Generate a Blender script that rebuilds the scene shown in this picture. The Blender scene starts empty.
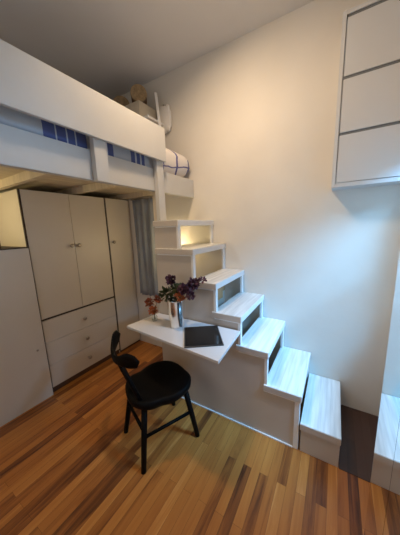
import bpy, bmesh, math, random
from mathutils import Vector, Matrix
random.seed(7)
PI = math.pi
S = bpy.context.scene
COL = S.collection

# ------------------------------------------------------------------ camera
cam_d = bpy.data.cameras.new('camera')
cam = bpy.data.objects.new('camera', cam_d); COL.objects.link(cam)
S.camera = cam
cam_d.sensor_fit = 'HORIZONTAL'; cam_d.sensor_width = 36.0
cam_d.lens = 222.15 / 400 * 36.0
cam_d.clip_start = 0.02
_f, _ya, _pi, _ro = 222.15, math.radians(31.43), math.radians(10.24), math.radians(1.958)
fw = Vector((-math.sin(_ya)*math.cos(_pi), math.cos(_ya)*math.cos(_pi), -math.sin(_pi)))
rt = Vector((math.cos(_ya), math.sin(_ya), 0)); dn = fw.cross(rt)
r2 = rt*math.cos(_ro) + dn*math.sin(_ro)
d2 = -rt*math.sin(_ro) + dn*math.cos(_ro)
m = Matrix(((r2.x, -d2.x, -fw.x, 0), (r2.y, -d2.y, -fw.y, 0), (r2.z, -d2.z, -fw.z, 1.55), (0, 0, 0, 1)))
cam.matrix_world = m

# ------------------------------------------------------------------ world, light, exposure
W = bpy.data.worlds.new('world'); S.world = W; W.use_nodes = True
W.node_tree.nodes['Background'].inputs[0].default_value = (0.42, 0.62, 1.0, 1)
W.node_tree.nodes['Background'].inputs[1].default_value = 0.7
S.view_settings.view_transform = 'Standard'; S.view_settings.look = 'None'
S.view_settings.gamma = 1; S.view_settings.use_curve_mapping = False
S.view_settings.exposure = 0.0

def area(name, loc, target, sx, sy, power, col, spread=180):
    l = bpy.data.lights.new(name, 'AREA'); l.shape = 'RECTANGLE'; l.size = sx; l.size_y = sy
    l.energy = power; l.color = col; l.spread = math.radians(spread)
    o = bpy.data.objects.new(name, l); COL.objects.link(o); o.location = loc
    o.rotation_euler = (Vector(target)-Vector(loc)).to_track_quat('-Z', 'Y').to_euler()
    return o
def point(name, loc, power, col, r=0.03):
    l = bpy.data.lights.new(name, 'POINT'); l.energy = power; l.color = col; l.shadow_soft_size = r
    o = bpy.data.objects.new(name, l); COL.objects.link(o); o.location = loc
    return o
# daylight outside the alcove window
area('window_daylight', (1.42, 1.30, 2.72), (-0.10, 1.70, 0.45), 0.7, 0.7, 74, (0.22, 0.57, 1.0), 110)
# added warm fill light behind the camera
area('room_fill', (-1.2, -1.25, 1.6), (-1.2, 1, 1.3), 1.2, 1.3, 6, (1.0, 0.88, 0.74))
# ceiling lamp
LAMP = Vector((-0.84, 1.10, 2.93))
area('ceiling_lamp_light', LAMP - Vector((0, 0, 0.035)), (LAMP.x+.25, LAMP.y+.45, 1.8), 0.16, 0.16, 12.5, (1.0, 0.72, 0.46), 160)
point('ceiling_lamp_spill', LAMP - Vector((0, 0, 0.05)), 2.2, (1.0, 0.80, 0.58), 0.05)
# bulbs below the loft
BULB = Vector((-1.52, 1.90, 1.36))
point('loft_bulb_light', BULB, 3.0, (1.0, 0.74, 0.36), 0.035)
BULB2 = Vector((-2.45, 0.25, 1.70))
point('shelf_bulb_light', BULB2, 7.5, (1.0, 0.78, 0.36), 0.035)

# ------------------------------------------------------------------ materials
def new_mat(name):
    mt = bpy.data.materials.new(name); mt.use_nodes = True
    nt = mt.node_tree; return mt, nt, nt.nodes['Principled BSDF']
def L(nt, a, b): nt.links.new(a, b)
def mat(name, col, rough=0.5, metal=0.0, var=0.05, scale=6.0, bump=0.0, bscale=60.0, spec=0.5, stretch=None, coat=0.0):
    mt, nt, b = new_mat(name)
    b.inputs['Roughness'].default_value = rough; b.inputs['Metallic'].default_value = metal
    b.inputs['Specular IOR Level'].default_value = spec
    b.inputs['Coat Weight'].default_value = coat
    tc = nt.nodes.new('ShaderNodeTexCoord'); mp = nt.nodes.new('ShaderNodeMapping')
    if stretch: mp.inputs['Scale'].default_value = stretch
    L(nt, tc.outputs['Object'], mp.inputs['Vector'])
    n = nt.nodes.new('ShaderNodeTexNoise'); n.inputs['Scale'].default_value = scale; n.inputs['Detail'].default_value = 5
    L(nt, mp.outputs[0], n.inputs['Vector'])
    r = nt.nodes.new('ShaderNodeValToRGB')
    r.color_ramp.elements[0].position = 0.3; r.color_ramp.elements[1].position = 0.7
    r.color_ramp.elements[0].color = (*[c*(1-var) for c in col], 1)
    r.color_ramp.elements[1].color = (*[min(1, c*(1+var)) for c in col], 1)
    L(nt, n.outputs['Fac'], r.inputs[0]); L(nt, r.outputs[0], b.inputs['Base Color'])
    if bump:
        n2 = nt.nodes.new('ShaderNodeTexNoise'); n2.inputs['Scale'].default_value = bscale
        L(nt, mp.outputs[0], n2.inputs['Vector'])
        bp = nt.nodes.new('ShaderNodeBump'); bp.inputs['Strength'].default_value = bump; bp.inputs['Distance'].default_value = 0.01
        L(nt, n2.outputs['Fac'], bp.inputs['Height']); L(nt, bp.outputs[0], b.inputs['Normal'])
    return mt

M = {}
M['wall'] = mat('wall_paint', (0.78, 0.745, 0.685), 0.55, var=0.03, scale=2.5, bump=0.25, bscale=9)
M['ceiling'] = mat('ceiling_paint', (0.76, 0.73, 0.69), 0.8, var=0.03, scale=2)
M['paint'] = mat('white_paint', (0.78, 0.76, 0.72), 0.45, var=0.03, scale=4, bump=0.05, bscale=30)
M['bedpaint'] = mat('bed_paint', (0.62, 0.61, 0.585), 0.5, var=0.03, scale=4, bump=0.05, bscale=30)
M['side'] = mat('shaded_stair_paint', (0.58, 0.52, 0.465), 0.55, var=0.03, scale=5, bump=0.05, bscale=20)  # same white stair paint, darkened for the shade on faces turned to the camera
M['trim'] = mat('white_trim_paint', (0.86, 0.86, 0.86), 0.4, var=0.02)
M['tread'] = mat('whitewashed_boards', (0.76, 0.76, 0.745), 0.42, var=0.17, scale=5, stretch=(9, 0.5, 1), bump=0.12, bscale=20)
M['wardrobe'] = mat('wardrobe_laminate', (0.66, 0.61, 0.54), 0.42, var=0.02, scale=3)
M['gap'] = mat('dark_gap', (0.05, 0.035, 0.03), 0.7)
M['knob'] = mat('brushed_nickel', (0.42, 0.38, 0.33), 0.35, metal=0.9)
M['black'] = mat('black_lacquer', (0.0045, 0.004, 0.004), 0.55, var=0.2, spec=0.09, bump=0.05, bscale=40)
M['desk'] = mat('desk_laminate', (0.70, 0.69, 0.70), 0.3, var=0.01)
M['screen'] = mat('tablet_glass', (0.010, 0.011, 0.013), 0.12, var=0.1)
M['tabshell'] = mat('tablet_shell', (0.05, 0.05, 0.055), 0.35, metal=0.4)
M['silver'] = mat('polished_silver', (0.86, 0.84, 0.82), 0.16, metal=1.0, var=0.02)
M['curtain'] = mat('grey_curtain', (0.28, 0.31, 0.36), 0.9, var=0.08, bump=0.1, bscale=200)
M['cabinet'] = mat('cabinet_white', (0.66, 0.67, 0.68), 0.7, var=0.01, spec=0.2)
M['darkedge'] = mat('grey_edge_strip', (0.16, 0.17, 0.18), 0.5)
M['rawwood'] = mat('raw_wood', (0.46, 0.27, 0.13), 0.6, var=0.2, scale=5, stretch=(6, 6, 0.6))
M['deckwood'] = mat('loft_deck_wood', (0.62, 0.54, 0.42), 0.6, var=0.12, scale=5, stretch=(6, 0.6, 1))
M['wicker'] = mat('brown_wicker', (0.20, 0.12, 0.07), 0.75, var=0.35, scale=40, bump=0.6, bscale=90)
M['wickerlid'] = mat('tan_wicker', (0.34, 0.24, 0.13), 0.75, var=0.3, scale=40, bump=0.6, bscale=90)
M['fabric'] = mat('white_cotton', (0.80, 0.78, 0.76), 0.9, var=0.04, bump=0.2, bscale=14)
M['leaf'] = mat('dark_leaf', (0.055, 0.075, 0.03), 0.5, var=0.4, scale=20)
M['purple'] = mat('purple_petals', (0.095, 0.036, 0.062), 0.6, var=0.5, scale=25)
M['rust'] = mat('rust_petals', (0.22, 0.055, 0.025), 0.6, var=0.5, scale=25)
M['orange'] = mat('orange_petals', (0.50, 0.14, 0.04), 0.6, var=0.3, scale=25)
M['stem'] = mat('stem_green', (0.06, 0.07, 0.03), 0.6)
M['brown'] = mat('brown_leather', (0.10, 0.05, 0.03), 0.6)

def glass_mat(name, col, gl):
    mt = bpy.data.materials.new(name); mt.use_nodes = True; nt = mt.node_tree
    nt.nodes.clear()
    o = nt.nodes.new('ShaderNodeOutputMaterial'); t = nt.nodes.new('ShaderNodeBsdfTransparent'); t.inputs[0].default_value = (*col, 1)
    g = nt.nodes.new('ShaderNodeBsdfGlossy'); g.inputs['Roughness'].default_value = 0.03
    x = nt.nodes.new('ShaderNodeMixShader'); f = nt.nodes.new('ShaderNodeLayerWeight'); f.inputs[0].default_value = .5
    q = nt.nodes.new('ShaderNodeMath'); q.operation = 'POWER'; q.inputs[1].default_value = 5; L(nt, f.outputs['Facing'], q.inputs[0])
    q2 = nt.nodes.new('ShaderNodeMath'); q2.operation = 'MULTIPLY_ADD'; q2.inputs[1].default_value = .9; q2.inputs[2].default_value = .05; L(nt, q.outputs[0], q2.inputs[0])
    L(nt, q2.outputs[0], x.inputs[0]); L(nt, t.outputs[0], x.inputs[1]); L(nt, g.outputs[0], x.inputs[2]); L(nt, x.outputs[0], o.inputs[0])
    return mt
M['glass'] = glass_mat('clear_glass', (0.93, 0.95, 0.95), 1.45)
mt, nt, b = new_mat('mirror_silver'); M['mirror'] = mt
b.inputs['Base Color'].default_value = (0.90, 0.92, 0.92, 1); b.inputs['Metallic'].default_value = 1; b.inputs['Roughness'].default_value = 0.015
mt, nt, b = new_mat('lamp_glow'); M['glow'] = mt
b.inputs['Base Color'].default_value = (1, .9, .7, 1); b.inputs['Emission Color'].default_value = (1, 0.80, 0.50, 1); b.inputs['Emission Strength'].default_value = 8

def floor_mat(name, cols, dark=1.0):
    mt, nt, b = new_mat(name)
    tc = nt.nodes.new('ShaderNodeTexCoord'); mp = nt.nodes.new('ShaderNodeMapping')
    mp.inputs['Rotation'].default_value = (0, 0, PI/2)
    L(nt, tc.outputs['Object'], mp.inputs['Vector'])
    br = nt.nodes.new('ShaderNodeTexBrick')
    br.offset = 0.37; br.offset_frequency = 2; br.squash = 1.0
    br.inputs['Color1'].default_value = (0, 0, 0, 1); br.inputs['Color2'].default_value = (1, 1, 1, 1)
    br.inputs['Mortar'].default_value = (0.0, 0.0, 0.0, 1)
    br.inputs['Scale'].default_value = 1.0; br.inputs['Brick Width'].default_value = 0.85
    br.inputs['Row Height'].default_value = 0.053; br.inputs['Mortar Size'].default_value = 0.0006
    br.inputs['Mortar Smooth'].default_value = 0.3; br.inputs['Bias'].default_value = -0.05
    L(nt, mp.outputs[0], br.inputs['Vector'])
    ramp = nt.nodes.new('ShaderNodeValToRGB'); cr = ramp.color_ramp
    cr.elements[0].position = 0.0; cr.elements[0].color = (*[c*dark for c in cols[0]], 1)
    cr.elements[1].position = 1.0; cr.elements[1].color = (*[c*dark for c in cols[-1]], 1)
    for i, c in enumerate(cols[1:-1]):
        e = cr.elements.new((i+1)/(len(cols)-1)); e.color = (*[q*dark for q in c], 1)
    # grain
    mg = nt.nodes.new('ShaderNodeMapping'); mg.inputs['Scale'].default_value = (26, 1.6, 1)
    L(nt, tc.outputs['Object'], mg.inputs['Vector'])
    off = nt.nodes.new('ShaderNodeVectorMath'); off.operation = 'MULTIPLY_ADD'
    off.inputs[1].default_value = (17, 31, 7)
    L(nt, br.outputs['Color'], off.inputs[0]); L(nt, mg.outputs[0], off.inputs[2])
    ng = nt.nodes.new('ShaderNodeTexNoise'); ng.inputs['Scale'].default_value = 1.0; ng.inputs['Detail'].default_value = 7
    ng.inputs['Roughness'].default_value = 0.65; ng.inputs['Distortion'].default_value = 0.8
    L(nt, off.outputs[0], ng.inputs['Vector'])
    mm = nt.nodes.new('ShaderNodeMath'); mm.operation = 'MULTIPLY_ADD'; mm.inputs[1].default_value = 1.1; mm.inputs[2].default_value = -0.55
    L(nt, ng.outputs['Fac'], mm.inputs[0])
    ad = nt.nodes.new('ShaderNodeMath'); ad.operation = 'ADD'; ad.use_clamp = True
    sc = nt.nodes.new('ShaderNodeMath'); sc.operation = 'MULTIPLY_ADD'; sc.inputs[1].default_value = 0.74; sc.inputs[2].default_value = 0.14; L(nt, br.outputs['Color'], sc.inputs[0])
    L(nt, sc.outputs[0], ad.inputs[0]); L(nt, mm.outputs[0], ad.inputs[1]); L(nt, ad.outputs[0], ramp.inputs[0])
    mx = nt.nodes.new('ShaderNodeMix'); mx.data_type = 'RGBA'
    L(nt, br.outputs['Fac'], mx.inputs['Factor']); L(nt, ramp.outputs[0], mx.inputs[6]); mx.inputs[7].default_value = (0.06*dark, 0.025*dark, 0.012*dark, 1)
    L(nt, mx.outputs[2], b.inputs['Base Color'])
    b.inputs['Roughness'].default_value = 0.36; b.inputs['Specular IOR Level'].default_value = 0.45
    bp = nt.nodes.new('ShaderNodeBump'); bp.inputs['Strength'].default_value = 0.15; bp.inputs['Distance'].default_value = 0.003
    L(nt, ng.outputs['Fac'], bp.inputs['Height']); L(nt, bp.outputs[0], b.inputs['Normal'])
    return mt
M['floor'] = floor_mat('oak_strip_floor', [(0.085, 0.024, 0.009), (0.25, 0.082, 0.020), (0.41, 0.148, 0.033), (0.47, 0.182, 0.040), (0.53, 0.215, 0.050), (0.66, 0.32, 0.095)])
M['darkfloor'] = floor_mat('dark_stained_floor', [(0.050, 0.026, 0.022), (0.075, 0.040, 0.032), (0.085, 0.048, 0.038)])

def stripe_mat(name, base, navy, bands):
    """cotton with woven navy bands; bands = list of (y0, y1) in object coordinates"""
    mt, nt, b = new_mat(name); b.inputs['Roughness'].default_value = 0.9
    tc = nt.nodes.new('ShaderNodeTexCoord'); sp = nt.nodes.new('ShaderNodeSeparateXYZ'); L(nt, tc.outputs['Object'], sp.inputs[0])
    acc = None
    for y0, y1 in bands:
        a = nt.nodes.new('ShaderNodeMath'); a.operation = 'COMPARE'
        a.inputs[1].default_value = (y0+y1)/2; a.inputs[2].default_value = (y1-y0)/2
        L(nt, sp.outputs['Y'], a.inputs[0])
        if acc is None: acc = a.outputs[0]
        else:
            mxx = nt.nodes.new('ShaderNodeMath'); mxx.operation = 'MAXIMUM'; L(nt, acc, mxx.inputs[0]); L(nt, a.outputs[0], mxx.inputs[1]); acc = mxx.outputs[0]
    mx = nt.nodes.new('ShaderNodeMix'); mx.data_type = 'RGBA'
    mx.inputs[6].default_value = (*base, 1); mx.inputs[7].default_value = (*navy, 1)
    L(nt, acc, mx.inputs['Factor']); L(nt, mx.outputs[2], b.inputs['Base Color'])
    n = nt.nodes.new('ShaderNodeTexNoise'); n.inputs['Scale'].default_value = 18
    bp = nt.nodes.new('ShaderNodeBump'); bp.inputs['Strength'].default_value = 0.3; bp.inputs['Distance'].default_value = 0.01
    L(nt, tc.outputs['Object'], n.inputs['Vector']); L(nt, n.outputs['Fac'], bp.inputs['Height']); L(nt, bp.outputs[0], b.inputs['Normal'])
    return mt
NAVY = (0.10, 0.13, 0.32)
M['duvet'] = stripe_mat('striped_duvet', (0.56, 0.60, 0.66), NAVY, [(0.655, 0.718), (0.726, 0.778), (0.786, 0.828), (0.836, 0.898), (1.045, 1.090), (1.235, 1.272), (1.288, 1.322), (1.338, 1.370)])

# ------------------------------------------------------------------ mesh helpers
def bm_box(bm, x0, x1, y0, y1, z0, z1):
    v = [bm.verts.new(p) for p in ((x0,y0,z0),(x1,y0,z0),(x1,y1,z0),(x0,y1,z0),(x0,y0,z1),(x1,y0,z1),(x1,y1,z1),(x0,y1,z1))]
    for f in ((0,3,2,1),(4,5,6,7),(0,1,5,4),(1,2,6,5),(2,3,7,6),(3,0,4,7)): bm.faces.new([v[i] for i in f])
    return v
def finish(name, bm, m, parent=None, bevel=0.0, smooth=False, seg=2, sub=0):
    bmesh.ops.recalc_face_normals(bm, faces=bm.faces)
    me = bpy.data.meshes.new(name); bm.to_mesh(me); bm.free()
    me.materials.append(M[m] if isinstance(m, str) else m)
    o = bpy.data.objects.new(name, me); COL.objects.link(o)
    if parent is not None:
        o.parent = parent
    if smooth:
        for p in me.polygons: p.use_smooth = True
    if bevel:
        md = o.modifiers.new('bevel', 'BEVEL'); md.width = bevel; md.segments = seg; md.limit_method = 'ANGLE'; md.angle_limit = math.radians(40)
    if sub:
        md = o.modifiers.new('sub', 'SUBSURF'); md.levels = sub; md.render_levels = sub
    return o
def boxes(name, lst, m, parent=None, bevel=0.0, base=(0, 0, 0)):
    """boxes given in world coordinates, shifted by the parent's base"""
    bm = bmesh.new()
    for (x0, x1, y0, y1, z0, z1) in lst:
        bm_box(bm, x0-base[0], x1-base[0], y0-base[1], y1-base[1], z0-base[2], z1-base[2])
    return finish(name, bm, m, parent, bevel)
def thing(name, label, cat, loc=(0, 0, 0), rz=0.0, group=None):
    o = bpy.data.objects.new(name, None); COL.objects.link(o); o.empty_display_size = 0.05
    o.location = loc; o.rotation_euler = (0, 0, rz); o['label'] = label; o['category'] = cat
    if group: o['group'] = group
    return o
def tag(o, label, cat, group=None):
    o['label'] = label; o['category'] = cat
    if group: o['group'] = group
    return o
def struct(o): o['kind'] = 'structure'; return o
def recenter(o, loc):
    """move a world-coordinate mesh's origin to loc"""
    o.data.transform(Matrix.Translation(-Vector(loc))); o.location = loc; return o
def lathe(bm, prof, n=32, c=(0, 0, 0), cap0=True, cap1=True, axis='Z', inner=False):
    rings = []
    for r, z in prof:
        ring = []
        for i in range(n):
            a = 2*PI*i/n
            p = (r*math.cos(a), r*math.sin(a), z)
            if axis == 'X': p = (z, r*math.cos(a), r*math.sin(a))
            if axis == 'Y': p = (r*math.cos(a), z, r*math.sin(a))
            ring.append(bm.verts.new((p[0]+c[0], p[1]+c[1], p[2]+c[2])))
        rings.append(ring)
    for a, b in zip(rings, rings[1:]):
        for i in range(n): bm.faces.new((a[i], a[(i+1)%n], b[(i+1)%n], b[i]))
    if cap0: bm.faces.new(list(reversed(rings[0])))
    if cap1: bm.faces.new(rings[-1])
def tube(bm, pts, radii, n=12, caps=True):
    pts = [Vector(p) for p in pts]
    if not hasattr(radii, '__len__'): radii = [radii]*len(pts)
    rings = []; up = None
    for i, p in enumerate(pts):
        d = (pts[min(i+1, len(pts)-1)] - pts[max(i-1, 0)]).normalized()
        if up is None: up = Vector((0, 0, 1)) if abs(d.z) < 0.9 else Vector((1, 0, 0))
        s = d.cross(up).normalized(); u = s.cross(d).normalized(); up = u
        rings.append([bm.verts.new(p + (s*math.cos(2*PI*k/n) + u*math.sin(2*PI*k/n))*radii[i]) for k in range(n)])
    for a, b in zip(rings, rings[1:]):
        for k in range(n): bm.faces.new((a[k], a[(k+1)%n], b[(k+1)%n], b[k]))
    if caps: bm.faces.new(list(reversed(rings[0]))); bm.faces.new(rings[-1])
def copy_tree(o, parent=None):
    c = o.copy(); COL.objects.link(c); c.parent = parent
    for ch in o.children: copy_tree(ch, c)
    return c

# ------------------------------------------------------------------ room shell
YW = 2.04; H = 3.09; XL = -2.90; XR = 0.42; XO = 1.70; YB = -1.30
struct(boxes('floor', [(XL-.1, XO, YB-.1, YW+.1, -0.10, 0.0)], 'floor'))
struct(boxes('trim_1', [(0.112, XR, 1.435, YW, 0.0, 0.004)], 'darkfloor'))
struct(boxes('ceiling', [(XL-.1, XO, YB-.1, YW+.1, H, H+.1)], 'ceiling'))
struct(boxes('wall_back', [(XL-.1, XO, YW, YW+.12, 0, H)], 'wall'))
struct(boxes('wall_left', [(XL-.1, XL, YB, YW, 0, H)], 'wall'))
struct(boxes('wall_front', [(XL-.1, -1.85, YB-.1, YB, 0, H), (-.55, XO, YB-.1, YB, 0, H), (-1.85, -.55, YB-.1, YB, 0, .9), (-1.85, -.55, YB-.1, YB, 2.3, H)], 'wall'))
# right wall with the alcove window
WY0, WY1, WZ0, WZ1 = 1.10, 1.93, 0.90, 2.02
struct(boxes('wall_right', [(XR, XR+.08, 1.0, WY0, 0, H), (XR, XR+.08, WY1, YW, 0, H), (XR, XR+.08, WY0, WY1, 0, WZ0), (XR, XR+.08, WY0, WY1, WZ1, H),
                            (XR+.16, XO, YB, .85, 0, H)], 'wall'))
w1 = boxes('window_1', [(XR+.03, XR+.06, WY0, WY0+.04, WZ0, WZ1), (XR+.03, XR+.06, WY1-.04, WY1, WZ0, WZ1), (XR+.03, XR+.06, WY0+.04, WY1-.04, WZ0, WZ0+.04),
                      (XR+.03, XR+.06, WY0+.04, WY1-.04, WZ1-.04, WZ1), (XR+.03, XR+.06, WY0+.04, WY1-.04, 1.36, 1.39)], 'trim')
struct(w1)
boxes('pane', [(XR+.043, XR+.047, WY0+.04, WY1-.04, WZ0+.04, 1.36), (XR+.043, XR+.047, WY0+.04, WY1-.04, 1.39, WZ1-.04)], 'glass', w1)
w2 = boxes('window_2', [(-1.85, -1.81, YB-.06, YB-.02, .9, 2.3), (-.59, -.55, YB-.06, YB-.02, .9, 2.3), (-1.81, -.59, YB-.06, YB-.02, .9, .94), (-1.81, -.59, YB-.06, YB-.02, 2.26, 2.3), (-1.81, -.59, YB-.06, YB-.02, 1.58, 1.62)], 'trim')
struct(w2)
boxes('pane', [(-1.81, -.59, YB-.042, YB-.038, .94, 1.58), (-1.81, -.59, YB-.042, YB-.038, 1.62, 2.26)], 'glass', w2)

# ------------------------------------------------------------------ staircase
Y0, Y1 = 1.440, 2.035
steps = [(-.375, -.127, .425), (-.585, -.349, .680), (-.782, -.547, .905), (-.965, -.744, 1.130), (-1.327, -.937, 1.385), (-1.327, -1.067, 1.615)]
TT = 0.048
st = thing('staircase', 'white box staircase with open risers climbing along the wall to the loft', 'staircase', (-.72, 1.74, 0))
B = (-.72, 1.74, 0)
# stepped side panel, one polygon extruded in y
prof = [(-1.327, 0.0), (-.165, 0.0)]
prev = -.165
for i, (xl, xr, z) in enumerate(steps):
    xx = xr - .024 if i else -.165
    if i: prof.append((xx, prof[-1][1]))
    prof.append((xx, z - TT))
prof.append((-1.327, 1.615 - TT))
bm = bmesh.new()
ya, yb = Y0 + .004 - B[1], Y0 + .020 - B[1]
va = [bm.verts.new((x-B[0], ya, z)) for x, z in prof]; vb = [bm.verts.new((x-B[0], yb, z)) for x, z in prof]
bm.faces.new(va); bm.faces.new(list(reversed(vb)))
for i in range(len(prof)): bm.faces.new((va[i], vb[i], vb[(i+1) % len(prof)], va[(i+1) % len(prof)]))
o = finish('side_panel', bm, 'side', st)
for i, (xl, xr, z) in enumerate(steps):
    t = boxes('tread', [(xl, xr, Y0-.008, Y1, z-TT, z)], 'tread', st, 0.003, B)
    boxes('shaded_end', [(xl+.002, xr-.003, Y0-.0105, Y0-.0078, z-TT+.004, z-.004)], 'side', t, 0, B)  # thin plate, shade on the tread's near end put into its colour
    # front edge strip, bright paint
    boxes('nosing', [(xr, xr+.004, Y0-.008, Y1, z-TT+.002, z-.002)], 'trim', t, 0, B)
    # white caulk line under the near end of the tread
    boxes('edge_trim', [(xl+.02 if i else xl, xr-.001, Y0-.004, Y0+.004, z-TT-.008, z-TT)], 'trim', t, 0, B)
    zb = 0.0 if i == 0 else steps[i-1][2]
    for k, (a, b_) in enumerate(((Y0-.002, Y0+.032), (Y1-.045, Y1-.001))):
        x0 = -.165 if (i == 0) else xr-.024
        boxes('riser_post', [(x0, -.132 if i == 0 else xr-.003, a, b_, zb, z-TT)], 'trim', st, 0.002, B)
    if i in (1, 2, 3):
        boxes('divider_board', [(xl+.01, xl+.022, Y0+.03, Y1-.01, zb+.002, z-TT)], 'rawwood', st, 0, B)
boxes('divider_board', [(-.375, -.363, Y0+.03, Y1-.01, 0.01, .37)], 'gap', st, 0, B)  # near-black backing, shade inside the lowest riser put into its colour
boxes('divider_board', [(-.96, -.948, Y0+.03, Y1-.01, 0.01, 1.08)], 'side', st, 0, B)
boxes('wood_board', [(-.74, -.722, 1.62, 1.78, .685, .90-TT)], 'rawwood', st, 0, B).location = (-.13, 0, .225)
boxes('wood_board', [(-.70, -.682, 1.56, 1.98, .682, .85)], 'rawwood', st, 0, B)
boxes('wood_board', [(-.50, -.482, 1.50, 1.98, .427, .625)], 'rawwood', st, 0, B)
boxes('floor_trim', [(-1.32, -.166, Y0-.006, Y0+.004, 0, .009)], 'trim', st, 0, B)

# lowest step, a box of its own
sb = thing('step_box', 'low white wooden step box on the floor, lowest step before the mirror', 'step', (-.01, 1.74, 0))
B2 = (-.01, 1.74, 0)
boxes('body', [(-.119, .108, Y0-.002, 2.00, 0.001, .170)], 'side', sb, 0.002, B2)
t = boxes('tread', [(-.124, .112, Y0-.006, 2.036, .172, .222)], 'tread', sb, 0.003, B2)
boxes('shaded_end', [(-.122, .110, Y0-.0085, Y0-.0058, .174, .218)], 'side', t, 0, B2)  # near end of the step, its shade painted as a darker plate

# ------------------------------------------------------------------ loft bed
lb = thing('loft_bed', 'white painted wooden loft bed with guard rail above the wardrobe', 'bed', (-1.29, 1.0, 1.85))
BB = (-1.29, 1.0, 1.85)
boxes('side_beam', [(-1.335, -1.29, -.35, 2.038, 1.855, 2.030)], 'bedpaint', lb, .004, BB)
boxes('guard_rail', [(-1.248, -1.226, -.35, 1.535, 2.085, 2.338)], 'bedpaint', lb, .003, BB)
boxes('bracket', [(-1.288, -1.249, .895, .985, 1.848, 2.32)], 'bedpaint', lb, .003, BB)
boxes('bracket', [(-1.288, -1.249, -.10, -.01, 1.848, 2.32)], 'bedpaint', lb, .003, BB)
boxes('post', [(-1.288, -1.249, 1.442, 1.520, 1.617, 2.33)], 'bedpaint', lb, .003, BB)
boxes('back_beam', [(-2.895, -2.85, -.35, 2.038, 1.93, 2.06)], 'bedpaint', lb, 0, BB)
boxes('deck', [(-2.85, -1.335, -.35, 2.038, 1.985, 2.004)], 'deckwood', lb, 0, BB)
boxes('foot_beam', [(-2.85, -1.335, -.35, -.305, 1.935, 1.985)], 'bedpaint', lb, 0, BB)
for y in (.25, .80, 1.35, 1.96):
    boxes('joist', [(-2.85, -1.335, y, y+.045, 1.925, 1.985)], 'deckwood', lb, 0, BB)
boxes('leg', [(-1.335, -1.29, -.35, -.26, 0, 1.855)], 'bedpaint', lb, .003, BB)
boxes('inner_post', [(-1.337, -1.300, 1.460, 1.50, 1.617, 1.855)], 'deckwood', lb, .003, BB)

# mattress and bedding
mt_ = boxes('mattress', [(-2.84, -1.41, -.28, 1.53, 2.005, 2.13)], 'fabric', None, .04)
recenter(mt_, (-2.1, .9, 2.005)); tag(mt_, 'white mattress lying on the loft bed beneath the striped duvet', 'mattress')
# duvet: a soft slab wrapping over the edge of the mattress
bm = bmesh.new(); NX, NY = 26, 60
top = []
for j in range(NY+1):
    y = -.25 + (1.51+.25)*j/NY
    row = []
    for i in range(NX+1):
        s = i/NX
        if s < .78:
            x = -2.75 + (1.40)*s/.78; z = 2.165
        else:
            a = (s-.78)/.22
            x = -1.35 + .035*math.sin(min(1, a*1.6)*PI/2); z = 2.165 - .13*max(0, a-.15)/.85
        w = .008*math.sin(y*9+x*3)+.006*math.sin(y*17+1+x*7)
        row.append(bm.verts.new((x + (w*.5 if s > .78 else 0), y, z + (w if s < .85 else 0))))
    top.append(row)
for j in range(NY):
    for i in range(NX): bm.faces.new((top[j][i], top[j][i+1], top[j+1][i+1], top[j+1][i]))
dv = finish('duvet', bm, M['duvet'], None, 0, True)
sd = dv.modifiers.new('solid', 'SOLIDIFY'); sd.thickness = .02; sd.offset = -1
tag(dv, 'pale blue duvet with navy bands seen through the gap under the guard rail', 'duvet')

# pillow at the wall end, white with navy lines
def pillow_mat():
    mt, nt, b = new_mat('pillow_stripes'); b.inputs['Roughness'].default_value = .9
    tc = nt.nodes.new('ShaderNodeTexCoord'); sp = nt.nodes.new('ShaderNodeSeparateXYZ'); L(nt, tc.outputs['Object'], sp.inputs[0])
    n = nt.nodes.new('ShaderNodeTexNoise'); n.inputs['Scale'].default_value = 6
    L(nt, tc.outputs['Object'], n.inputs['Vector'])
    def band(sock, c, h):
        s = nt.nodes.new('ShaderNodeMath'); s.operation = 'MULTIPLY_ADD'; s.inputs[1].default_value = .05; L(nt, n.outputs['Fac'], s.inputs[0]); L(nt, sock, s.inputs[2])
        a = nt.nodes.new('ShaderNodeMath'); a.operation = 'COMPARE'; a.inputs[1].default_value = c+.025; a.inputs[2].default_value = h; L(nt, s.outputs[0], a.inputs[0]); return a.outputs[0]
    outs = [band(sp.outputs['Y'], -.20, .012), band(sp.outputs['Y'], -.165, .006), band(sp.outputs['Y'], .03, .013), band(sp.outputs['Y'], .20, .014), band(sp.outputs['Z'], .0, .006)]
    acc = outs[0]
    for q in outs[1:]:
        mxx = nt.nodes.new('ShaderNodeMath'); mxx.operation = 'MAXIMUM'; L(nt, acc, mxx.inputs[0]); L(nt, q, mxx.inputs[1]); acc = mxx.outputs[0]
    mx = nt.nodes.new('ShaderNodeMix'); mx.data_type = 'RGBA'; mx.inputs[6].default_value = (.78, .74, .72, 1); mx.inputs[7].default_value = (.13, .13, .32, 1)
    L(nt, acc, mx.inputs['Factor']); L(nt, mx.outputs[2], b.inputs['Base Color'])
    return mt
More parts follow.
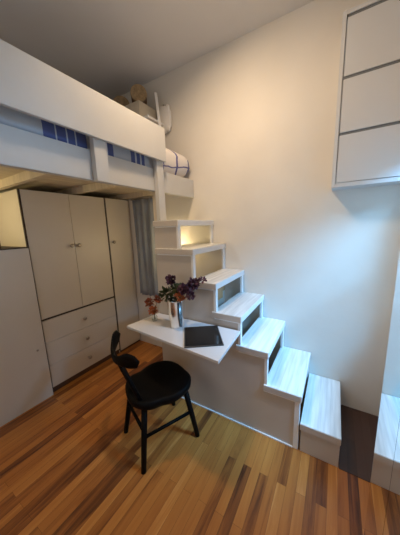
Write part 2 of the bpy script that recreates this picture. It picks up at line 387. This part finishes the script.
def pillow(name, c, sx, sy, sz, m, tilt):
    bm = bmesh.new(); n = 18; V = {}
    for side in (1, -1):
        for i in range(n+1):
            for j in range(n+1):
                u = i/n*2-1; v = j/n*2-1
                e = (max(0, 1-abs(u)**4)*max(0, 1-abs(v)**4))**.4
                pin = 1 - .06*(1-abs(u)**2)*(abs(v)**6) ; pin2 = 1 - .06*(1-abs(v)**2)*(abs(u)**6)
                if (i in (0, n) or j in (0, n)) and side == -1: V[(side, i, j)] = V[(1, i, j)]; continue
                V[(side, i, j)] = bm.verts.new((sx*u*pin2, sy*v*pin, side*sz*e + .008*math.sin(u*5+v*3)*e))
    for side in (1, -1):
        for i in range(n):
            for j in range(n):
                bm.faces.new([V[(side, *q)] for q in ((i, j), (i+1, j), (i+1, j+1), (i, j+1))])
    o = finish(name, bm, m, None, 0, True); o.location = c; o.rotation_euler = tilt; return o
pw = pillow('pillow', (-1.545, 1.785, 2.185), .25, .235, .135, pillow_mat(), (0.12, .30, 0))
tag(pw, 'white pillow with navy lines at the wall end of the loft bed', 'pillow')

# ------------------------------------------------------------------ wardrobes (fronts at x = -2.262)
XF = -2.262
def knob(parent, y, z, base, xf=XF):
    bm = bmesh.new()
    lathe(bm, [(.008, 0), (.008, .014), (.017, .018), (.020, .026), (.016, .034), (.005, .036)], 16, (xf-base[0], y-base[1], z-base[2]), axis='X')
    return finish('knob', bm, 'knob', parent, 0, True)
wb = (XF, 1.275, 0)
wd = thing('wardrobe', 'wide cream wardrobe with two doors above three drawers under the loft bed', 'wardrobe', wb)
boxes('body', [(XL+.02, XF-.020, .872, 1.682, 0.0, 1.915)], 'wardrobe', wd, .002, wb)
boxes('side_edge', [(XF-.0195, XF-.002, .868, .880, .04, 1.915), (XF-.0195, XF-.002, 1.674, 1.686, .04, 1.915), (XF-.0195, XF-.010, .88, 1.674, .742, .760)], 'gap', wd, 0, wb)
boxes('plinth', [(XF-.045, XF-.0195, .880, 1.674, 0, .06)], 'brown', wd, 0, wb)
for y0, y1, ky in ((.882, 1.2765, 1.236), (1.2795, 1.672, 1.322)):
    d = boxes('door', [(XF-.019, XF, y0, y1, .762, 1.912)], 'wardrobe', wd, .0015, wb)
    knob(d, ky - (.01 if ky > 1.3 else 0), 1.412, wb)
for z0, z1 in ((.522, .742), (.292, .519), (.062, .289)):
    d = boxes('drawer', [(XF-.019, XF, .882, 1.672, z0, z1)], 'wardrobe', wd, .0015, wb)
    knob(d, 1.270, (z0+z1)/2, wb)
nb = (XF, 1.86, 0)
nw = thing('narrow_wardrobe', 'tall narrow one-door cream wardrobe between the wide wardrobe and the curtain', 'wardrobe', nb)
boxes('body', [(XL+.02, XF-.020, 1.688, 2.030, 0, 1.915)], 'wardrobe', nw, .002, nb)
d = boxes('door', [(XF-.019, XF, 1.692, 2.030, .03, 1.912)], 'wardrobe', nw, .0015, nb); knob(d, 1.735, 1.412, nb)
boxes('plinth', [(XF-.030, XF-.0195, 1.69, 2.03, 0, .028)], 'brown', nw, 0, nb)
lbs = (-2.245, .40, 0)
lc = thing('low_cabinet', 'plain pale grey cabinet front standing left of the wide wardrobe', 'cabinet', lbs)
boxes('body', [(XL+.02, -2.262, -.30, .866, 0, 1.425)], 'wardrobe', lc, .002, lbs)
boxes('top_edge', [(XL+.02, -2.240, -.30, .867, 1.4255, 1.434)], 'gap', lc, 0, lbs)
d = boxes('door', [(-2.2615, -2.240, -.30, .867, .002, 1.425)], 'wardrobe', lc, .0015, lbs)
bm = bmesh.new(); lathe(bm, [(.010, 0), (.009, .004), (.004, .006)], 12, (-2.240-lbs[0], .803-lbs[1], .505), axis='X'); finish('lock', bm, 'knob', d, 0, True)
bx_ = boxes('leather_box', [(-2.50, -2.30, .52, .705, 1.435, 1.50)], 'brown', None, .004); recenter(bx_, (-2.4, .6, 1.435)); tag(bx_, 'small brown box on top of the grey cabinet left of the wardrobe', 'box')

# ------------------------------------------------------------------ curtain
bm = bmesh.new(); nx, nz = 60, 16; rows = []
for j in range(nz+1):
    z = .72 + (1.90-.72)*j/nz; row = []
    k = 1 - j/nz
    for i in range(nx+1):
        u = i/nx
        x = -2.150 + .34*u
        y = 1.985 + .012*math.sin(u*20 + .7*math.sin(3*k)) + .008*math.sin(u*11+2*k) 
        row.append(bm.verts.new((x, y, z + .006*math.sin(u*31)*k)))
    rows.append(row)
for j in range(nz):
    for i in range(nx): bm.faces.new((rows[j][i], rows[j][i+1], rows[j+1][i+1], rows[j+1][i]))
cu = thing('curtain', 'grey curtain hanging under the loft between wardrobe and staircase', 'curtain', (0, 0, 0))
o = finish('cloth', bm, 'curtain', cu, 0, True); md = o.modifiers.new('s', 'SOLIDIFY'); md.thickness = .003
bm = bmesh.new(); tube(bm, [(-2.17, 1.985, 1.907), (-1.80, 1.985, 1.907)], .008); finish('rod', bm, 'knob', cu, 0, True)

# ------------------------------------------------------------------ desk
ZD = .80
dk = thing('wall_desk', 'white drop-leaf desk top fixed to the side of the staircase', 'desk', (-.95, 1.435, ZD))
bd = (-.95, 1.435, ZD)
bm = bmesh.new()
P = [(-1.375, 1.102), (-.522, 1.020), (-.548, 1.428), (-1.327, 1.428)]
va = [bm.verts.new((x-bd[0], y-bd[1], 0)) for x, y in P]; vb = [bm.verts.new((x-bd[0], y-bd[1], -.019)) for x, y in P]
bm.faces.new(va); bm.faces.new(list(reversed(vb)))
for i in range(4): bm.faces.new((va[i], va[(i+1) % 4], vb[(i+1) % 4], vb[i]))
finish('tabletop', bm, 'desk', dk, .002)
boxes('wall_cleat', [(-1.30, -.60, 1.400, 1.428, ZD-.06, ZD-.020)], 'desk', dk, .002, bd)
bm = bmesh.new(); tube(bm, [(-1.25-bd[0], 1.14-bd[1], -.028), (-1.22-bd[0], 1.27-bd[1], -.030), (-1.19-bd[0], 1.415-bd[1], -.12)], .006, 8); finish('support_rod', bm, 'trim', dk, 0, True)
bm = bmesh.new(); tube(bm, [(-.62-bd[0], 1.10-bd[1], -.028), (-.64-bd[0], 1.27-bd[1], -.030), (-.66-bd[0], 1.415-bd[1], -.12)], .006, 8); finish('support_rod', bm, 'trim', dk, 0, True)

# ------------------------------------------------------------------ tablet
P = [(-.955+.04, 1.285), (-.735, 1.415)]
tb = thing('tablet', 'black tablet lying flat on the white desk beside the silver vase', 'tablet', (-.752, 1.232, ZD+.001), math.radians(35))
bm = bmesh.new(); bm_box(bm, -.127, .127, -.144, .144, 0, .008); finish('shell', bm, 'tabshell', tb, .003)
bm = bmesh.new(); bm_box(bm, -.119, .119, -.136, .136, .0082, .0092); finish('screen', bm, 'screen', tb)

# ------------------------------------------------------------------ silver vase, bud vase, flowers
VX, VY = -1.010, 1.285
vz = thing('silver_vase', 'tall polished silver cup vase on the white desk', 'vase', (VX, VY, ZD+.001))
bm = bmesh.new()
lathe(bm, [(.054, 0), (.056, .004), (.054, .012), (.056, .05), (.062, .12), (.069, .212), (.072, .217), (.067, .217), (.060, .12), (.052, .03), (.010, .022)], 40)
finish('cup', bm, 'silver', vz, 0, True)
BX, BY = -1.245, 1.285
bv = thing('bud_vase', 'small clear glass bud vase on the left end of the desk', 'vase', (BX, BY, ZD+.001))
bm = bmesh.new(); lathe(bm, [(.022, 0), (.026, .01), (.026, .03), (.012, .055), (.011, .075), (.015, .085), (.012, .084), (.009, .074), (.010, .055), (.023, .03), (.022, .012), (.006, .008)], 24)
finish('glass_body', bm, 'glass', bv, 0, True)

def leaf_bm(bm, c, d, n, l, w):
    """a cupped leaf/petal starting at c, along d with face normal n"""
    d = Vector(d).normalized(); n = Vector(n); s = d.cross(n)
    if s.length < 1e-3: s = d.orthogonal()
    s.normalize(); n = s.cross(d).normalized(); c = Vector(c)
    rows = []
    for k, (t, ww) in enumerate(((0, .12), (.25, .75), (.55, 1.0), (.82, .65), (1, .08))):
        mid = c + d*l*t + n*(l*.22*t*t)
        rows.append([bm.verts.new(mid - s*w*ww*.5 + n*w*ww*.16), bm.verts.new(mid), bm.verts.new(mid + s*w*ww*.5 + n*w*ww*.16)])
    for a, b in zip(rows, rows[1:]):
        for i in range(2): bm.faces.new((a[i], a[i+1], b[i+1], b[i]))
def rnd():
    while True:
        v = Vector((random.uniform(-1, 1), random.uniform(-1, 1), random.uniform(-1, 1)))
        if .1 < v.length < 1: return v.normalized()
def flower(kind, base, bend, head, R_, m, n, pl, label, cat, group, leafy=False):
    """stem from base through bend to head; a head of many petals of radius R_"""
    base = Vector(base); bend = Vector(bend); head = Vector(head)
    t = thing(kind, label, cat, base, 0, group)
    bm = bmesh.new()
    pts = [(0, 0, 0)] + [tuple((base*(1-a)**2 + bend*2*a*(1-a) + head*a*a) - base) for a in (.25, .5, .75, 1)]
    tube(bm, pts, [.0022, .002, .002, .0017, .0012], 6); finish('stem', bm, 'stem', t, 0, True)
    bm = bmesh.new(); h = head - base
    for k in range(n):
        u = rnd()
        if leafy: leaf_bm(bm, h + u*R_*random.uniform(.1, .75), u + Vector((0, 0, .3)), rnd(), pl*random.uniform(.7, 1.2), pl*.55)
        else: leaf_bm(bm, h + u*R_*random.uniform(.15, .6), u + rnd()*.5, rnd(), pl*random.uniform(.7, 1.2), pl*.8)
    finish('blossom' if not leafy else 'leaves', bm, m, t)
    return t
VB = (VX, VY, ZD+.032)
def vb(i): a = i*2.4; return (VX+.010*math.cos(a), VY+.010*math.sin(a), ZD+.030)
def at(px, py, y):
    """world point on the plane y that falls on the picture point (uses the fitted lens, for measuring only)"""
    d = r2*((px-200)/_f) + d2*((py-267.5)/_f) + fw
    return Vector((0, 0, 1.55)) + d*(y/d.y)
RIM = Vector((VX, VY, ZD+.235))
fl = [
 ('purple_flower', at(171, 280, 1.30), .044, 'purple', 95, .026, 'dark purple flower head standing tallest in the silver vase'),
 ('purple_flower', at(184, 289, 1.26), .050, 'purple', 130, .028, 'dark purple flower head just right of the middle of the silver vase'),
 ('purple_flower', at(193, 284, 1.32), .050, 'purple', 130, .028, 'dark purple flower head leaning right over the silver vase'),
 ('purple_flower', at(202, 280, 1.35), .026, 'purple', 30, .022, 'small purple flower tip reaching furthest right from the silver vase'),
 ('purple_flower', at(190, 295, 1.25), .040, 'purple', 60, .026, 'dark purple flower head drooping over the right rim of the silver vase'),
]
for i, (k, h, R_, m_, n_, pl, lab) in enumerate(fl):
    flower(k, vb(i), RIM + (h-RIM)*.2, h, R_, m_, n_, pl, lab, 'flower', 'purple flowers in the silver vase')
h = at(180, 297, 1.235); flower('orange_rose', vb(6), RIM, h, .034, 'orange', 50, .028, 'orange rose low at the rim of the silver vase', 'flower', None)
h = at(167, 293, 1.27); flower('leafy_sprig', vb(7), RIM, h, .062, 'leaf', 95, .036, 'dark green leafy sprig at the left of the silver vase', 'leaf sprig', None, True)
h = at(178, 291, 1.32); flower('leafy_sprig', vb(8), RIM, h, .062, 'leaf', 90, .036, 'dark green leafy sprig behind the orange rose in the silver vase', 'leaf sprig', None, True)
BR = Vector((BX, BY, ZD+.09))
for i, (q, R_, m_, lab) in enumerate((((149, 302), .042, 'rust', 'rust red dried flower topmost in the glass bud vase'), ((158, 299), .032, 'rust', 'rust red dried flower leaning right from the glass bud vase'), ((153, 310), .040, 'orange', 'orange brown dried flower lowest in the glass bud vase'))):
    h = at(q[0], q[1], 1.275)
    flower('dried_flower', (BX+.004*i, BY, ZD+.014), BR, h, R_, m_, 60, .024, lab, 'flower', 'dried flowers in the bud vase')

# ------------------------------------------------------------------ chair
ch = thing('dining_chair', 'black wooden chair with a saddle seat and curved low backrest at the desk', 'chair', (-1.055, 1.068, 0), math.radians(-23.2))
bm = bmesh.new(); n = 48; rings = []
def outline(a):
    c, s = math.cos(a), math.sin(a)
    p = 2.5
    r = 1/((abs(c)**p + abs(s)**p)**(1/p))
    x = .222*r*c; y = .232*r*s
    x *= 1 - .13*math.exp(-((y+.07)/.06)**2)
    if y < 0: x *= 1 - .10*(y/-.232)**2 ; y *= .96
    return x + .012, y
def sz(x, y):  # saddle top height
    return .452 + .016*(x/.2)**2 - .010*math.exp(-(x/.1)**2) + .014*max(0, y/.2) + .010*max(0, -y/.2)
for k, (s, zf) in enumerate(((.0, 't'), (.25, 't'), (.5, 't'), (.75, 't'), (.92, 't'), (1.0, 'e'), (.985, 'b'), (.90, 'u'), (.5, 'u'))):
    ring = []
    for i in range(n):
        x, y = outline(2*PI*i/n); x *= s; y *= s
        z = sz(x, y)
        if zf == 'e': z -= .010
        if zf == 'b': z -= .050
        if zf == 'u': z -= .068
        ring.append(bm.verts.new((x, y, z)) if s > 0 else None)
    if s == 0: c0 = bm.verts.new((.0, 0, sz(0, 0))); continue
    rings.append(ring)
for i in range(n): bm.faces.new((c0, rings[0][i], rings[0][(i+1) % n]))
for a, b in zip(rings, rings[1:]):
    for i in range(n): bm.faces.new((a[i], a[(i+1) % n], b[(i+1) % n], b[i]))
bm.faces.new(rings[-1])
finish('seat', bm, 'black', ch, 0, True)
legs = {'A': ((.125, -.150), (.188, -.215)), 'C': ((-.120, -.150), (-.178, -.215)), 'B': ((.150, .140), (.188, .212)), 'D': ((-.150, .140), (-.188, .215))}
def lp(k, z):
    (a, b), (c, d) = legs[k]; t = 1 - z/.43; return (a+(c-a)*t, b+(d-b)*t, z)
for k in 'ACBD':
    bm = bmesh.new(); tube(bm, [lp(k, 0), lp(k, .2), lp(k, .43)], [.0165, .0190, .0200], 14); finish('leg', bm, 'black', ch, 0, True)
for a, b, z in (('A', 'B', .215), ('C', 'D', .215), ('A', 'C', .25)):
    bm = bmesh.new(); tube(bm, [lp(a, z), lp(b, z)], .0115, 10); finish('stretcher', bm, 'black', ch, 0, True)
# crest rail: curved, lobed ends
bm = bmesh.new(); N = 28; sec = []
for i in range(N+1):
    u = i/N*2-1
    x = .205*u-.070; y = -.262 + .095*abs(u)**2.0
    hgt = .036 + .020*math.exp(-((abs(u)-.72)/.24)**2); 
    if abs(u) > .9: hgt *= math.sqrt(max(.05, 1-((abs(u)-.9)/.1)**2))
    zc = .702 + .034*abs(u) - .016*u + .012*abs(u) + .012*math.exp(-((abs(u)-.75)/.25)**2)
    th = .0135
    tx = .245; ty = .105*2*u; l_ = math.hypot(tx, ty); nx_, ny_ = -ty/l_, tx/l_
    ring = []
    for k in range(12):
        a = 2*PI*k/12
        ring.append(bm.verts.new((x + nx_*th*math.cos(a), y + ny_*th*math.cos(a) - .12*(hgt*math.sin(a)), zc + hgt*math.sin(a))))
    sec.append(ring)
for a, b in zip(sec, sec[1:]):
    for k in range(12): bm.faces.new((a[k], a[(k+1) % 12], b[(k+1) % 12], b[k]))
bm.faces.new(sec[0]); bm.faces.new(sec[-1])
finish('crest_rail', bm, 'black', ch, 0, True)
for sx in (-1, 1):
    bm = bmesh.new(); tube(bm, [(sx*.115, -.165, .445), (sx*.118-.012, -.205, .56), (sx*.120-.052, -.245, .70)], [.014, .0135, .012], 12); finish('back_post', bm, 'black', ch, 0, True)
bm = bmesh.new(); pr = [(.030, .45, -.175), (.026, .52, -.195), (.040, .60, -.222), (.034, .66, -.242), (.050, .71, -.262)]
va = []
for w_, z, y in pr: x_ = -.052*(z-.45)/.26; va.append([bm.verts.new((x_-w_, y-.006, z)), bm.verts.new((x_+w_, y-.006, z)), bm.verts.new((x_+w_, y+.006, z)), bm.verts.new((x_-w_, y+.006, z))])
for a, b in zip(va, va[1:]):
    for k in range(4): bm.faces.new((a[k], a[(k+1) % 4], b[(k+1) % 4], b[k]))
bm.faces.new(va[0]); bm.faces.new(va[-1])
finish('splat', bm, 'black', ch, .003)

# ------------------------------------------------------------------ wall cabinet
cb = (-.048, YW, 1.79)
wc = thing('wall_cabinet', 'shallow white wall cabinet with three flap doors high on the wall', 'cabinet', cb)
YF = 1.87
boxes('body', [(-.048, .415, YF+.016, YW-.001, 1.79, 2.825)], 'cabinet', wc, .002, cb)
boxes('frame', [(-.048, -.026, YF, YF+.0155, 1.79, 2.825), (.393, .415, YF, YF+.0155, 1.79, 2.825), (-.026, .393, YF, YF+.0155, 1.79, 1.815), (-.026, .393, YF, YF+.0155, 2.803, 2.825)], 'cabinet', wc, .001, cb)
for z0, z1 in ((1.820, 2.118), (2.136, 2.448), (2.466, 2.785)):
    d = boxes('flap_door', [(-.020, .388, YF+.001, YF+.0155, z0, z1)], 'cabinet', wc, .001, cb)
    boxes('grip_strip', [(-.022, .390, YF+.006, YF+.0155, z1+.0005, z1+.017)], 'darkedge', d, 0, cb)

# ------------------------------------------------------------------ mirror wardrobe at the right
mb = (.20, .3, 0)
mw = thing('mirror_wardrobe', 'built-in wardrobe with mirrored doors at the right edge of the room', 'wardrobe', mb)
boxes('body', [(.200, .415, -1.25, .996, 0, 2.25), (.415, .58, -1.25, .996, 0, 2.25)], 'paint', mw, 0, mb)
ys = [.996, .753, .51, .27, .03]
for a, b in zip(ys, ys[1:]):
    boxes('mirror_door', [(.190, .1995, b+.0012, a-.0012, .004, 2.245)], 'mirror', mw, 0, mb)

# ------------------------------------------------------------------ shelf above the loft bed's far end
sh = thing('wall_shelf', 'white shelf high on the wall above the loft bed', 'shelf', (-2.1, YW, 2.60))
bs = (-2.1, YW, 2.60)
boxes('board', [(-2.80, -1.60, 1.76, YW-.001, 2.60, 2.622)], 'paint', sh, .002, bs)
for x in (-2.6, -1.80): boxes('bracket', [(x, x+.02, 1.80, YW-.001, 2.48, 2.599)], 'paint', sh, 0, bs)
def basket(c, r, l, rot, lab):
    t = thing('wicker_basket', lab, 'basket', c, rot, 'round wicker baskets above the loft bed')
    bm = bmesh.new()
    prof_ = [(r*.9, -l/2)] + [(r*(1+.02*((k % 2)*2-1)), -l/2+l*k/14) for k in range(1, 14)] + [(r*.95, l/2)]
    lathe(bm, prof_, 28, axis='Y'); finish('woven_side', bm, 'wicker', t, 0, True)
    bm = bmesh.new(); lathe(bm, [(r*1.03, -l/2-.012), (r*1.05, -l/2-.004), (r*1.03, -l/2+.01)], 28, axis='Y'); finish('lid', bm, 'wickerlid', t, .003)
    return t
basket((-1.80, 1.87, 2.868), .076, .14, math.radians(43), 'tan lidded round basket lying rightmost above the loft bed')
basket((-2.08, 1.89, 2.850), .085, .14, math.radians(43), 'dark brown round basket lying in the middle above the loft bed')
basket((-2.33, 1.89, 2.850), .085, .14, math.radians(46), 'dark brown round basket lying leftmost above the loft bed')
o = boxes('storage_box', [(-1.93, -1.71, 1.77, 2.02, 2.623, 2.784)], 'deckwood', None, .006); recenter(o, (-1.84, 1.9, 2.623)); tag(o, 'pale beige storage box on the shelf below the tan basket', 'box')
o = boxes('storage_box', [(-2.45, -1.96, 1.78, 2.02, 2.623, 2.760)], 'brown', None, .006); recenter(o, (-2.2, 1.9, 2.623)); tag(o, 'dark box on the shelf below the brown baskets', 'box')

# crumpled white towel and a leaning white slat at the bed's wall end
bm = bmesh.new(); bmesh.ops.create_icosphere(bm, subdivisions=4, radius=1)
for v in bm.verts:
    p = v.co.copy(); q = 1 + .05*math.sin(p.x*9+p.z*4) + .03*math.sin(p.z*9) + .04*math.sin(p.x*23)
    v.co = Vector((math.copysign(abs(p.x)**.6, p.x)*.085*q, p.y*.022, math.copysign(abs(p.z)**.6, p.z)*.13*q))
o = finish('towel', bm, 'fabric', None, 0, True); o.location = (-1.60, 2.008, 2.66)
bm = bmesh.new(); lathe(bm, [(.006, -.034), (.006, -.004), (.012, -.002), (.012, .0)], 12, (0, .03, .140), axis='Y'); finish('wall_hook', bm, 'knob', o, 0, True)
tag(o, 'crumpled white towel hanging on the wall right of the shelf over the bed', 'towel')
a_, b_ = at(155.5, 93, 1.965), at(160.5, 131, 1.90)
bm = bmesh.new(); d_ = (b_-a_)
vs = bm_box(bm, -.014, .014, -.007, .007, 0, d_.length)
o = finish('wooden_slat', bm, 'trim', None, .002); o.location = b_; o.rotation_euler = (-d_).to_track_quat('Z', 'Y').to_euler()
tag(o, 'thin white slat leaning upright in front of the towel over the bed', 'slat')

# ------------------------------------------------------------------ lamps
cl = thing('ceiling_lamp', 'small round ceiling lamp glowing warm above the staircase', 'lamp', LAMP)
bm = bmesh.new(); lathe(bm, [(.05, .0), (.10, .06), (.11, .15), (.03, .159)], 32, (0, 0, 0)); finish('housing', bm, 'trim', cl, 0, True)
bm = bmesh.new(); lathe(bm, [(.085, -.010), (.09, -.004), (.07, -.001)], 32); finish('diffuser', bm, 'glow', cl, 0, True)
def bulb_lamp(p, lab, wall_y=None):
    t = thing('bulb_lamp', lab, 'lamp', p)
    bm = bmesh.new(); lathe(bm, [(.016, .075), (.030, .08), (.030, .12), (.02, .125)], 20); finish('socket', bm, 'trim', t, 0, True)
    return t
bulb_lamp(BULB, 'bare warm bulb under the loft behind the staircase')
bulb_lamp(BULB2, 'bare warm bulb above the low grey cabinet')
bm = bmesh.new()
